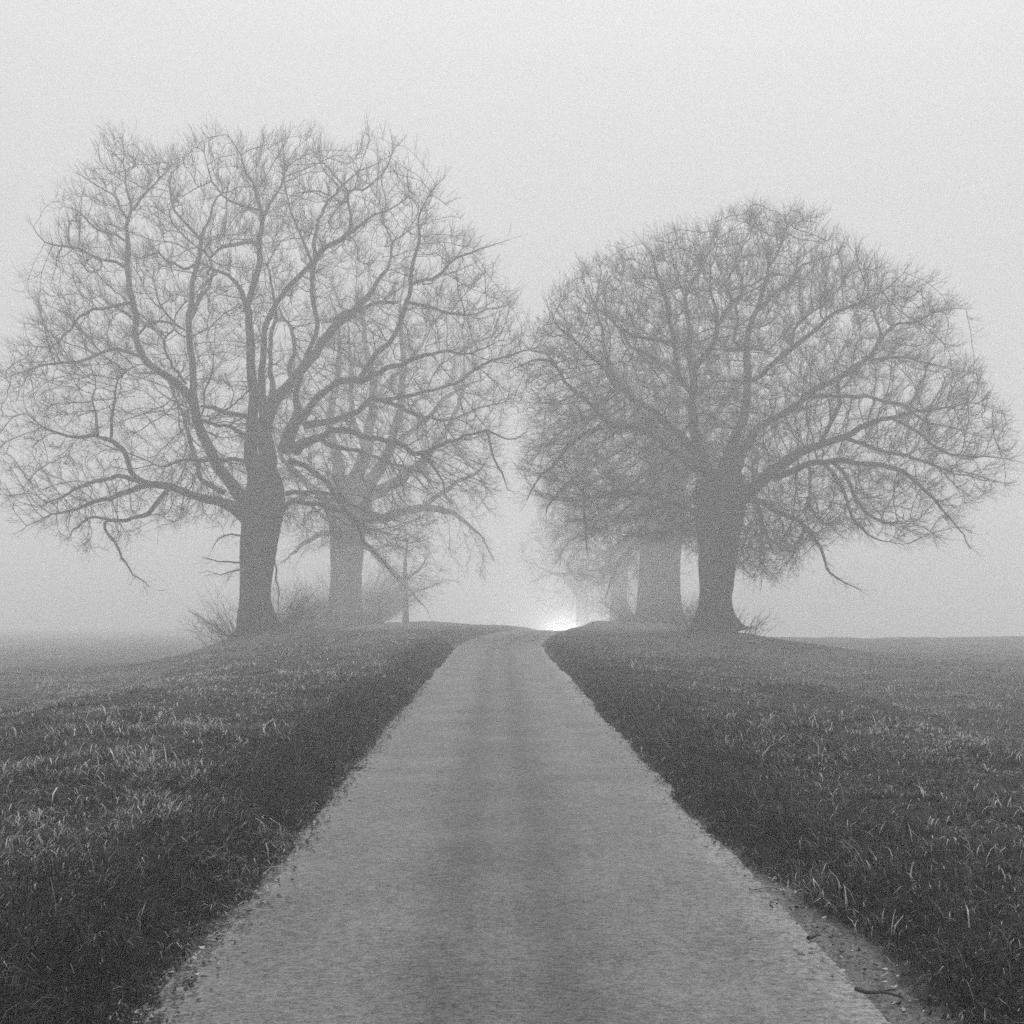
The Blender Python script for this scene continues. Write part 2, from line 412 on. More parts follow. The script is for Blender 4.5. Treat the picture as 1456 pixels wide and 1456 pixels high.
    P = np.zeros((n, kk, 3)); P[:, 0] = pos[own] - dirs[own] * (r.uniform(0, step, n))[:, None] * (parent[own] >= 0)[:, None]
    dd = d.copy(); D = [dd]
    for q in range(1, kk):
        P[:, q] = P[:, q - 1] + dd * (Ln / (kk - 1))[:, None]
        dd = norm(dd + r.normal(0, 0.16, (n, 3)) + np.array([0, 0, 0.12])); D.append(dd)
    Rt = twig_r * np.linspace(1.15, 0.6, kk)[None] * r.uniform(0.8, 1.25, n)[:, None]
    parts.append(tubes(P, Rt, 3))
    for t in (0.3, 0.55, 0.8):
        sel = r.uniform(size=n) < 0.85
        i = int(t * (kk - 1)); f = t * (kk - 1) - i
        st = P[sel, i] * (1 - f) + P[sel, i + 1] * f; k2 = len(st)
        d2 = norm(D[i][sel] * 1.0 + r.normal(0, 0.45, (k2, 3)) + np.array([0, 0, 0.1])); l2 = Ln[sel] * r.uniform(0.3, 0.65, k2)
        Q = np.zeros((k2, 3, 3)); Q[:, 0] = st; Q[:, 1] = st + d2 * (l2 / 2)[:, None]
        Q[:, 2] = Q[:, 1] + norm(d2 + r.normal(0, 0.25, (k2, 3)) + np.array([0, 0, 0.15])) * (l2 / 2)[:, None]
        parts.append(tubes(Q, twig_r * 0.8 * np.array([[1, 0.8, 0.55]]) * np.ones((k2, 1)), 3))
    V, Fq = merge(parts)
    mesh_obj('crown', to_local(V, root), Fq, M_twig, root)
    if shoots:
        shoot_mesh(root, base[0], base[1], gz, shoots, shoot_len, shoot_w, tp[0, 2] / 2 * sc * 0.9, r)
    print('TREE', name, 'nodes', N, 'attr left', int(alive.sum()), 'verts', len(V), round(time.time() - t0, 1), 's')
    return root

def shoot_mesh(root, x, y, gz, n, ln, wd, r0, r):
    a = r.uniform(0, 2 * np.pi, n); rr = r0 + np.abs(r.normal(0, 0.26, n)) * min(wd, 2.2)
    P = np.zeros((n, 6, 3)); bx = x + rr * np.cos(a); by = y + rr * np.sin(a)
    P[:, 0] = np.stack([bx, by, ground_z(bx, by) - 0.05], -1)
    lean = r.uniform(0.05, 0.95, n) * min(wd / 1.3, 1.25)
    d = norm(np.stack([np.cos(a) * lean, np.sin(a) * lean, np.ones(n)], -1) + r.normal(0, 0.18, (n, 3)))
    L = ln * r.uniform(0.35, 1.15, n)
    for q in range(1, 6):
        P[:, q] = P[:, q - 1] + d * (L / 5)[:, None]
        d = norm(d + r.normal(0, 0.09, (n, 3)) + np.stack([np.cos(a), np.sin(a), -0.2 * np.ones(n)], -1) * 0.10)
    parts = [tubes(P, 0.010 * np.linspace(1.1, 0.35, 6)[None] * r.uniform(0.6, 1.2, n)[:, None], 4)]
    for q in (2, 3, 4):
        for rep in range(2):
            d2 = norm(P[:, q + 1] - P[:, q] + 0.0) + r.normal(0, 0.5, (n, 3)); d2 = norm(d2)
            Q = np.stack([P[:, q], P[:, q] + d2 * (L * 0.12)[:, None], P[:, q] + d2 * (L * 0.24)[:, None] + np.array([0, 0, 0.04])], 1)
            parts.append(tubes(Q, 0.004 * np.array([[1, 0.8, 0.5]]) * np.ones((n, 1)), 3))
    V, Fq = merge(parts)
    tag(mesh_obj('basal_shoots', to_local(V, root), Fq, M_twig, root), kind='stuff')
GRASS_N, FOG, SKY_FLAT, EXPO, DENOISE = 850000, 0.0095, 9.0, -0.15, False
# near left tree, traced from the photo: (column, row, width) in photo pixels, then how far toward/away the limb reaches
left_limbs = [
 # leader A and its forks
 ([(366,690,34),(361,655,24),(359,615,20),(358,549,15),(356,513,14),(351,447,12),(343,414,10),(327,390,8),(300,381,6),(286,372,5)], -2.5),
 ([(350,444,10),(357,415,10),(363,391,10),(369,348,9),(373,308,7),(360,262,5),(343,222,3.5),(325,195,2)], -1.5),
 ([(373,312,6),(385,285,4.5),(398,262,3.5),(404,225,2.5),(398,195,1.5)], 1.5),
 ([(366,345,6),(345,345,6),(318,352,5),(300,365,4)], -4),
 ([(372,300,5),(345,292,4),(315,275,3),(296,235,2),(287,205,1.5)], -3.5),
 # centre stem and its forks
 ([(384,690,34),(378,640,28),(377,600,26),(392,566,19),(415,540,17),(446,505,15),(479,466,14),(512,433,12),(528,414,10),(538,394,8),(551,382,6),(558,354,5),(563,338,4),(588,318,3),(596,282,2)], 3.0),
 ([(377,598,18),(372,560,14),(373,520,11),(374,480,9),(381,455,9),(392,430,8),(415,400,8),(442,374,8),(462,354,9),(480,344,9),(495,335,8),(522,312,5),(552,300,4),(578,280,2)], -3.5),
 ([(378,596,12),(386,560,10),(384,520,8),(386,470,7),(392,440,6),(384,405,5),(383,370,4),(400,345,3),(422,330,2)], 5),
 ([(495,335,5),(500,305,4),(498,275,3.5),(530,262,2.5),(560,208,1.5)], -5.5),
 ([(415,540,10),(412,520,7),(421,490,7),(412,460,6),(398,440,5),(390,430,4)], 6.5),
 # upright D
 ([(404,640,24),(414,615,22),(426,585,15),(424,560,10),(426,529,10),(440,495,8),(451,462,8),(447,407,8),(446,361,8),(449,335,7),(459,295,6),(479,271,5),(470,255,4),(459,239,3),(446,200,2)], 4.5),
 ([(447,400,6),(436,350,5),(424,320,4),(412,300,3.5),(405,270,3),(398,245,2)], 1.5),
 ([(479,271,4),(505,248,3),(540,232,2),(556,222,1.5)], 6.0),
 # right side limbs
 ([(428,600,14),(440,580,12),(456,562,11),(476,549,11),(512,538,10),(551,524,8),(594,509,7),(627,498,5),(650,504,4),(690,500,3),(722,480,2)], -4.5),
 ([(512,537,9),(530,512,9),(551,486,8),(565,460,8),(578,430,7),(584,407,7),(591,364,6),(594,335,5),(596,312,4),(608,285,3),(632,250,1.5)], -1.5),
 ([(584,404,5),(604,398,5),(622,392,4.5),(640,372,4),(668,358,3),(700,350,2),(722,342,1.2)], -4.5),
 ([(578,430,6),(606,434,5),(630,440,5),(660,448,3.5),(690,440,2.5),(725,432,1.5)], 2.5),
 ([(565,430,5),(535,432,6),(505,442,6),(478,452,6),(455,460,5)], 2.5),
 ([(432,605,14),(466,599,11),(499,589,10),(522,573,9),(540,570,8),(578,582,7),(611,596,5),(640,597,4),(690,580,3),(735,571,2)], 3.5),
 ([(540,570,7),(562,566,7),(590,560,6),(627,552,5),(670,532,5),(697,513,4.5),(729,503,4),(753,496,3),(770,492,1.5)], 1.0),
 ([(420,640,22),(430,630,17),(456,620,11),(489,612,10),(515,620,9),(538,627,8),(565,632,8),(598,645,7),(624,632,6),(660,620,5),(693,613,4.5),(723,624,3.5),(753,615,2)], -5.5),
 ([(598,645,5),(616,665,4),(630,690,3),(640,712,2)], -7.5),
 ([(693,613,4),(700,645,3),(712,672,3),(722,700,1.5)], -7),
 ([(456,620,7),(470,635,8),(500,640,7),(538,655,5),(580,668,4),(622,690,3)], 5.5),
 ([(413,656,12),(428,660,9),(439,666,8),(462,685,8),(479,711,6),(500,735,4),(525,748,3),(560,760,2)], -5.5),
 ([(408,702,9),(425,698,8),(446,698,7),(475,705,6),(505,718,4),(540,740,3)], 5.0),
 ([(404,720,9),(414,714,9),(430,713,8),(462,718,7),(495,742,5),(520,772,4),(545,800,3),(572,842,1.5)], -4.0),
 # left side limbs
 ([(366,752,26),(350,735,26),(335,722,21),(317,712,17),(277,706,13),(244,694,12),(211,690,10),(180,702,8),(145,714,7),(99,724,5),(60,738,3),(30,756,1.5)], -3.5),
 ([(225,690,10),(200,684,9),(187,672,8),(175,648,8),(158,625,8),(140,618,6),(136,590,4),(135,560,3),(128,520,2)], -1.0),
 ([(211,689,8),(185,680,7),(155,677,6),(130,686,6),(112,692,5),(88,704,4),(66,714,3),(40,690,2)], 1.5),
 ([(240,694,7),(225,712,7),(212,727,7),(195,732,6),(180,738,5.5),(152,737,5),(148,750,4),(165,780,4),(178,803,3.5),(188,818,3),(211,833,2)], -5.5),
 ([(152,738,4),(125,735,4),(112,750,3),(95,768,1.5)], -6.5),
 ([(140,618,6),(110,622,5),(80,617,4),(60,610,3.5),(40,590,2)], -3),
 ([(158,625,5),(160,590,4.5),(165,555,3.5),(190,520,2)], -4),
 ([(360,735,28),(346,716,24),(332,694,20),(317,671,19),(303,646,18),(290,622,17),(281,596,15),(277,576,14),(272,533,11),(270,480,10),(270,457,10),(274,414,9),(284,374,9),(287,341,8),(297,315,6),(310,282,5),(330,272,3.5),(365,268,2)], 1.5),
 ([(272,452,7),(285,425,6),(297,407,6),(301,385,5.5),(296,368,5),(286,352,5)], 3.5),
 ([(287,341,5),(268,322,5),(250,300,4),(240,275,3.5),(243,250,2.5),(262,220,1.2)], 0.5),
 ([(284,374,5),(262,380,4.5),(240,372,4.5),(225,364,4),(205,365,3.5),(188,362,3)], 1),
 ([(277,578,15),(262,555,14),(244,540,13),(222,524,11),(204,507,11),(195,480,10),(192,447,10),(186,407,9),(180,361,8),(182,320,7),(190,298,5),(180,259,4.5),(175,232,3.5),(152,213,1.5)], -1.0),
 ([(317,700,10),(300,690,9),(287,678,8),(275,640,7),(264,599,7),(254,572,6),(244,548,5)], 4.5),
 ([(204,509,6),(180,500,5.5),(158,496,5),(135,506,5),(112,516,4.5),(66,516,4),(40,526,3),(5,540,1.5)], -3.5),
 ([(188,430,6),(165,434,5),(132,440,5),(113,453,4.5),(92,475,4),(76,490,3),(26,493,1.5)], 1.5),
 ([(183,385,5),(165,372,5),(142,368,4.5),(120,360,4),(99,351,4),(66,344,3),(49,322,1.5)], -3.0),
 ([(181,345,5),(160,332,4),(142,328,4),(119,308,3.5),(89,292,1.5)], 2.5),
 ([(183,315,5),(170,295,3.5),(158,278,3),(130,262,2),(112,250,1.2)], 1),
 ([(190,298,5),(205,275,4),(225,255,3),(240,236,1.5)], -3),
 ([(356,593,9),(338,590,8),(320,586,8),(305,578,7),(287,574,7)], -1.5),
 ([(357,625,8),(345,618,7),(332,607,6),(312,602,5),(290,600,5),(270,604,3)], -5),
 ([(355,655,8),(340,655,7),(318,655,6),(290,652,6),(262,652,5),(235,662,4),(210,655,3)], -5.5),
 ([(264,545,5),(245,520,4),(235,490,3.5),(248,460,3)], -4.5),
 ([(195,478,4),(215,458,4),(240,458,4.5),(262,466,5)], 0.5),
 ([(352,800,4),(335,800,3),(310,797,2.5),(283,791,1.2)], -0.8),
 ([(352,808,4),(330,812,2.5),(312,817,1.8),(295,812,1)], 0.5),
 ([(352,765,4),(330,760,3),(312,768,2),(300,785,1)], -0.6),
 ([(378,740,5),(385,790,3),(392,820,2.5),(396,860,2),(400,880,1)], -1.2),
]
left_outline = [(75,335),(90,275),(120,235),(160,212),(205,215),(245,218),(290,203),(340,187),(400,190),(450,192),(500,208),(555,205),(590,240),(640,240),(665,285),(690,320),(722,345),(715,400),(745,450),(790,480),(765,540),(760,600),(745,655),(715,700),(650,730),(600,770),(560,800),(500,800),(440,770),(330,765),(250,765),(205,790),(120,780),(60,760),(10,725),(-25,670),(-25,600),(0,545),(18,510),(55,445),(72,400)]
def clear_left(u, v):
    return (v > 735 and 200 < u < 420) or (v > 780 and 300 < u < 425)
build_tree('linden_tree', 'tall bare linden with low wide limbs, nearest tree left of the lane', 53.0,
    [(366,909,82),(365,893,60),(363,875,52),(362,850,43),(364,815,45),(367,780,50),(371,750,54),(376,715,60),(379,690,50),(380,672,36)],
    left_limbs, left_outline, (365,520), 8.5, 8200, 3, group='bare trees lining the lane', low_clear=clear_left,
    shoots=240, shoot_len=2.3, shoot_w=1.9, twig_n=1.7, kill=0.46, gap=1.05)

right_limbs = [
 ([(1030,712,34),(1053,708,24),(1075,692,20),(1095,672,19),(1119,656,17),(1144,641,14),(1169,632,12),(1204,623,10),(1232,607,9),(1266,594,7),(1294,588,6),(1345,579,4),(1391,573,2.5),(1425,580,1.5)], -3.5),
 ([(1100,680,12),(1119,673,11),(1150,660,10),(1182,654,9),(1219,660,8),(1266,663,7),(1301,685,6),(1332,716,5),(1360,745,3.5),(1384,782,2)], -5.5),
 ([(1169,656,8),(1190,680,6),(1204,712,5),(1220,745,4),(1246,764,3),(1285,772,1.5)], -2),
 ([(1182,655,7),(1205,680,6),(1219,710,6),(1238,732,5),(1266,741,4),(1300,745,2)], 4),
 ([(1150,662,6),(1153,690,4.5),(1150,716,4),(1170,745,3)], 2.5),
 ([(1165,634,8),(1182,600,7),(1194,574,7),(1192,559,6.5),(1196,539,7),(1223,520,6),(1245,497,5.5),(1262,472,5),(1281,462,4.5),(1309,456,4),(1329,444,3.5),(1373,439,1.5)], -1.5),
 ([(1245,497,5),(1250,470,4),(1243,445,3),(1250,410,2)], 2),
 ([(1035,690,26),(1050,655,20),(1067,625,15),(1092,603,12),(1120,583,11),(1148,563,10),(1178,545,10),(1200,530,8),(1240,513,6),(1285,508,5),(1330,520,4),(1375,528,2)], 4.0),
 ([(1148,563,7),(1185,562,6),(1230,565,6),(1280,575,5),(1320,600,4),(1365,612,3),(1420,628,1.5)], 6.5),
 ([(1204,623,7),(1250,640,6),(1300,650,5),(1350,672,4),(1400,682,2)], 2.5),
 ([(1266,594,5),(1300,612,5),(1340,640,4),(1385,650,3),(1435,655,1.5)], -6),
 ([(1024,690,30),(1034,655,22),(1046,622,17),(1056,600,15),(1063,555,13),(1063,513,11),(1065,478,10),(1072,455,9),(1078,439,8),(1086,405,7),(1092,380,6),(1089,358,5),(1078,330,3),(1068,305,1.5)], 1.5),
 ([(1078,442,7),(1100,417,6),(1122,403,5.5),(1142,378,4.5),(1175,362,3),(1208,352,1.5)], 4.5),
 ([(1092,380,5),(1108,355,4),(1115,330,3),(1128,308,1.5)], -2),
 ([(1062,545,9),(1080,535,8),(1092,523,8),(1125,497,8),(1162,470,7),(1189,447,6),(1223,430,5),(1260,405,3),(1285,388,1.5)], -3.5),
 ([(1125,497,6),(1130,470,5),(1150,445,4),(1180,425,3),(1210,390,1.5)], 1),
 ([(1062,500,6),(1045,480,5),(1052,450,4.5),(1042,425,4),(1030,400,3)], -3.5),
 ([(1010,690,26),(1000,655,22),(990,620,18),(985,585,14),(985,555,12),(986,527,11),(1000,507,9),(1013,489,8),(1019,467,7.5),(1016,440,6),(1012,425,5),(1010,390,3.5),(1020,350,2),(1018,318,1.2)], -3),
 ([(1019,467,6),(1030,445,5),(1040,428,5),(1052,415,4),(1050,380,3),(1040,345,2)], 3.5),
 ([(984,535,9),(981,500,8),(979,472,8),(975,440,7),(975,418,6),(985,395,5),(1000,375,3.5),(990,335,1.5)], 3.5),
 ([(985,560,9),(969,541,8),(960,510,7),(955,486,7),(953,450,6),(944,420,5.5),(937,395,5),(930,370,3.5),(912,348,1.5)], -4.5),
 ([(955,486,5),(925,483,5),(898,478,4.5),(870,455,3.5),(845,430,2.5),(830,395,1.5)], -6),
 ([(1002,665,18),(975,630,14),(950,600,12),(928,580,10),(905,568,10),(888,550,9),(870,527,8),(860,500,7),(857,475,6),(854,459,5),(845,430,3),(828,408,1.5)], 2.5),
 ([(898,565,7),(870,545,6.5),(852,518,6),(836,503,5.5),(818,483,5),(802,472,4),(785,450,2),(778,425,1)], -3.0),
 ([(969,541,7),(945,520,6.5),(928,508,6),(910,496,5),(896,489,5),(880,465,4.5),(865,445,4),(862,410,3),(880,375,1.5)], 5.5),
 ([(990,668,14),(960,645,11),(930,620,9),(900,607,8),(865,605,8),(837,612,8),(815,629,7),(791,653,6.5),(766,681,5),(748,712,2.5)], -6.0),
 ([(872,605,7),(855,593,6.5),(843,579,6.5),(821,560,6),(802,541,5.5),(791,518,5),(766,511,4),(745,515,3),(722,525,1.5)], -3.5),
 ([(791,518,4),(775,502,3),(758,498,2.5),(738,485,1.2)], -5),
 ([(1000,735,14),(975,722,9),(955,715,8),(934,708,8),(892,700,7),(854,704,7),(832,703,5),(815,680,4),(800,655,3)], -4.5),
 ([(832,703,5),(830,728,4),(833,750,3.5),(837,782,2)], -5.5),
 ([(815,680,5),(790,705,4),(775,730,2)], -5),
 ([(1058,710,14),(1080,712,10),(1100,722,9),(1126,738,7),(1145,750,6),(1160,768,5),(1169,787,4.5),(1182,814,4),(1204,829,3.5),(1225,842,1.5)], -3.5),
 ([(1075,712,7),(1083,740,5),(1080,770,4),(1085,800,2.5)], 2.5),
 ([(1145,750,5),(1130,780,3),(1120,782,2.5),(1100,790,1.5)], -5),
]
right_outline = [(735,480),(775,420),(830,388),(880,365),(925,335),(975,320),(1025,308),(1070,299),(1115,308),(1155,322),(1200,345),(1255,368),(1290,415),(1335,450),(1370,490),(1395,530),(1435,575),(1458,630),(1440,670),(1405,710),(1395,775),(1350,745),(1300,765),(1250,775),(1190,790),(1140,800),(1090,830),(990,800),(900,780),(850,775),(790,760),(745,720),(735,660),(745,600),(725,540)]
def clear_right(u, v):
    return v > 800 and 985 < u < 1055 or (v > 765 and u < 990)
build_tree('linden_tree', 'broad domed bare linden with dense twigs, nearest tree right of the lane', 53.0,
    [(1020,907,92),(1019,893,72),(1018,875,54),(1018,852,46),(1020,830,48),(1021,805,52),(1023,780,55),(1023,752,64),(1024,725,72),(1022,700,74),(1020,680,64)],
    right_limbs, right_outline, (1050,590), 8.5, 11500, 5, group='bare trees lining the lane', low_clear=clear_right,
    shoots=110, shoot_len=1.3, shoot_w=1.3, twig_n=2.6, twig_len=0.72, kill=0.42)

# second pair
b_left = [
 ([(493,715,44),(505,680,26),(520,640,20),(530,560,14),(522,490,10),(516,440,7),(512,400,3)], 2),
 ([(500,712,36),(530,680,22),(552,640,16),(570,570,12),(573,500,9),(570,440,6),(575,385,2.5)], -3),
 ([(488,712,30),(480,660,20),(470,600,14),(478,540,10),(482,470,7),(470,420,3)], 4),
 ([(506,712,26),(555,690,17),(595,660,13),(630,620,10),(655,560,7),(660,500,4),(650,450,2)], 3),
 ([(500,735,24),(545,735,16),(600,722,12),(645,730,8),(680,760,5),(700,800,2)], -5),
 ([(478,735,22),(455,705,14),(430,680,11),(400,650,7),(385,600,3)], -3),
 ([(498,760,14),(530,785,10),(560,815,7),(592,850,5),(610,868,2)], -5),
 ([(490,755,14),(460,760,9),(430,775,7),(400,800,3)], 4),
 ([(530,575,9),(555,540,7),(600,490,6),(620,440,3)], 5),
 ([(520,640,12),(500,590,9),(500,520,8),(494,450,4)], -5),
 ([(552,640,10),(600,600,8),(640,560,6),(690,540,3)], -4),
 ([(600,722,8),(640,690,7),(680,670,5),(700,640,2)], 0),
]
build_tree('linden_tree', 'bare linden ringed by dense low shoots, behind the nearest left tree', 86.0,
    [(490,897,74),(491,880,54),(492,850,46),(493,800,44),(494,760,50),(495,735,58),(496,710,56),(497,695,50)],
    b_left, [(392,830),(385,740),(390,640),(410,540),(440,450),(490,395),(550,372),(610,385),(660,430),(695,500),(712,590),(715,680),(700,760),(680,820),(640,850),(590,850),(520,800),(450,800)],
    (545,620), 8.0, 2700, 21, group='bare trees lining the lane', shoots=1200, shoot_len=5.0, shoot_w=3.2, twig_n=1.6, twig_len=0.9, twig_r=0.007, kill=0.8, step=0.36,
    low_clear=lambda u, v: v > 790 and 440 < u < 530)
b_right = [
 ([(940,705,50),(930,660,26),(915,610,20),(895,560,14),(870,520,9),(850,500,4)], -3),
 ([(945,700,50),(950,640,26),(958,580,20),(962,520,14),(965,470,8),(960,430,3)], 3),
 ([(950,705,40),(980,650,22),(1010,600,16),(1040,560,11),(1065,540,5)], -2),
 ([(935,722,34),(895,690,18),(855,665,14),(815,655,9),(785,670,4)], 3),
 ([(930,740,26),(885,735,15),(845,745,10),(810,770,6),(790,800,2)], -5),
 ([(955,725,30),(1000,700,18),(1045,690,12),(1085,700,7),(1110,740,3)], 4),
 ([(935,762,16),(900,780,10),(875,810,7),(860,850,3)], -4),
 ([(955,755,18),(990,760,10),(1025,780,7),(1070,820,3)], -4),
 ([(915,610,12),(880,600,10),(840,585,8),(805,590,4)], -6),
 ([(950,640,14),(985,600,10),(1000,550,8),(1010,500,4)], 6),
 ([(940,690,20),(925,640,14),(935,580,10),(925,520,8),(935,460,4)], 6),
]
build_tree('linden_tree', 'bare linden with thick dark crown, second tree right of the lane', 87.0,
    [(938,898,92),(938,880,70),(938,850,60),(939,800,58),(940,760,62),(941,730,68),(942,700,66),(943,688,60)],
    b_right, [(775,740),(768,670),(790,600),(820,550),(870,510),(925,470),(985,475),(1040,520),(1085,570),(1110,640),(1120,720),(1105,800),(1060,835),(1000,800),(960,770),(920,820),(870,860),(830,840),(795,800)],
    (940,660), 8.0, 3900, 23, group='bare trees lining the lane', shoots=500, shoot_len=3.0, shoot_w=2.0, twig_n=3.0, twig_len=0.9, twig_r=0.009, kill=0.66, step=0.36, shell=0.1)

# third pair, half lost in the fog
def generic(cu, cv, w, spread, hgt, seed, n=9):
    r = np.random.default_rng(seed); L = []
    for i in range(n):
        a = math.radians(-78 + 156 * i / (n - 1)) + r.normal(0, 0.08); R = (spread * abs(math.sin(a)) + hgt * math.cos(a) * 0.9)
        pts = [(cu + r.normal(0, 2), cv + r.uniform(-3, 6), w * 0.6)]
        for t in (0.25, 0.5, 0.75, 1.0):
            pts.append((cu + math.sin(a) * R * t + r.normal(0, 4), cv - math.cos(a) * R * t - 16 * math.sin(math.pi * t) + r.normal(0, 4), w * 0.34 * (1 - t) + 1.5))
        L.append((pts, r.uniform(-5, 5)))
    return L
def ell(cu, cv, a, b, n=18, k=0.08, seed=0):
    r = np.random.default_rng(seed)
    return [(cu + a * math.cos(t) * (1 + r.normal(0, k)), cv + b * math.sin(t) * (1 + r.normal(0, k))) for t in np.linspace(0, 2 * math.pi, n, endpoint=False)]
for (lab, dist, u, w, a_, b_, vc, na, sd_) in (
        ('foggy bare linden, third tree on the right side of the lane', 128.0, 880, 26, 118, 145, 740, 2000, 33),
        ('very faint bare tree in the fog, farthest on the right side of the lane', 158.0, 828, 18, 86, 115, 785, 1300, 37)):
    build_tree('linden_tree', lab, dist, [(u, 900, w * 1.3), (u, 885, w), (u, 850, w * 0.9), (u, vc + 75, w), (u, vc + 60, w * 0.9)],
        generic(u, vc + 65, w, a_ * 0.62, b_ * 0.95, sd_ + 1), ell(u, vc, a_, b_, seed=sd_), (u, vc), 8.5, na, sd_,
        group='bare trees lining the lane', shoots=80, shoot_len=2.5, shoot_w=2, twig_n=2.0, twig_len=1.0, twig_r=0.010, kill=0.85, step=0.45)
build_tree('young_tree', 'small young tree with a thin straight trunk beyond the second left tree', 92.0,
    [(577,888,10),(577,870,8),(577,845,7),(576,815,6),(576,795,5)],
    [([(576,835,5),(560,815,4),(545,790,2)], 1), ([(576,825,5),(596,808,4),(612,785,2)], -1), ([(576,800,4),(578,775,3),(574,745,1.5)], 0.5), ([(576,850,3),(600,838,2.5),(622,830,1.5)], -1.5)],
    ell(577, 800, 48, 55, seed=9), (577, 805), 2.2, 300, 41, cat='small tree', twig_n=1.3, twig_len=0.6, twig_r=0.007, kill=0.5, step=0.3)

# ------------------------------------------------------------------ grass
M_ground_dummy = None
def scatter(n, y0, y1, pw, xr, r):
    """random spots, denser near the camera"""
    a = 2 - pw
    Y = (y0 ** a + r.uniform(0, 1, n) * (y1 ** a - y0 ** a)) ** (1 / a)
    X = (r.uniform(-1, 1, n)) * (xr * Y + 1.6)
    return X, Y
def blades(X, Y, h, w, az, lay, sh):
    n = len(X); Zb = ground_z(X, Y) - 0.012; K = 4
    dx, dy = np.cos(az), np.sin(az); px, py = -dy, dx
    V = np.zeros((n, K, 2, 3)); cxp = X.copy(); cyp = Y.copy(); czp = Zb.copy()
    ang = 0.25 * lay; seg = h / (K - 1) * 1.25
    for k in range(K):
        ww = w * (1 - 0.85 * (k / (K - 1)) ** 1.5) / 2
        V[:, k, 0] = np.stack([cxp - px * ww, cyp - py * ww, czp], -1); V[:, k, 1] = np.stack([cxp + px * ww, cyp + py * ww, czp], -1)
        cxp = cxp + dx * np.sin(ang) * seg; cyp = cyp + dy * np.sin(ang) * seg; czp = czp + np.cos(ang) * seg
        ang = ang + lay * (0.6 + 0.5 * k / K)
    base = (np.arange(n) * K * 2)[:, None]; k = np.arange(K - 1)[None] * 2
    Fq = np.stack([base + k, base + k + 1, base + k + 3, base + k + 2], -1).reshape(-1, 4)
    return V.reshape(-1, 3), Fq, np.repeat(np.clip(sh, 0, 1), K * 2)
def edge_noisy(X, Y): return edge_dist(X, Y) + 0.11 * vnoise(X, Y, 1.4, 5) + 0.07 * vnoise(X, Y, 0.25, 6) - shoulder(X, Y)
def verge_of(ed, left): return smooth01((ed - 0.05) / 0.3) * (1 - smooth01((ed - np.where(left, 0.15, 0.5)) / np.where(left, 1.5, 2.4)))
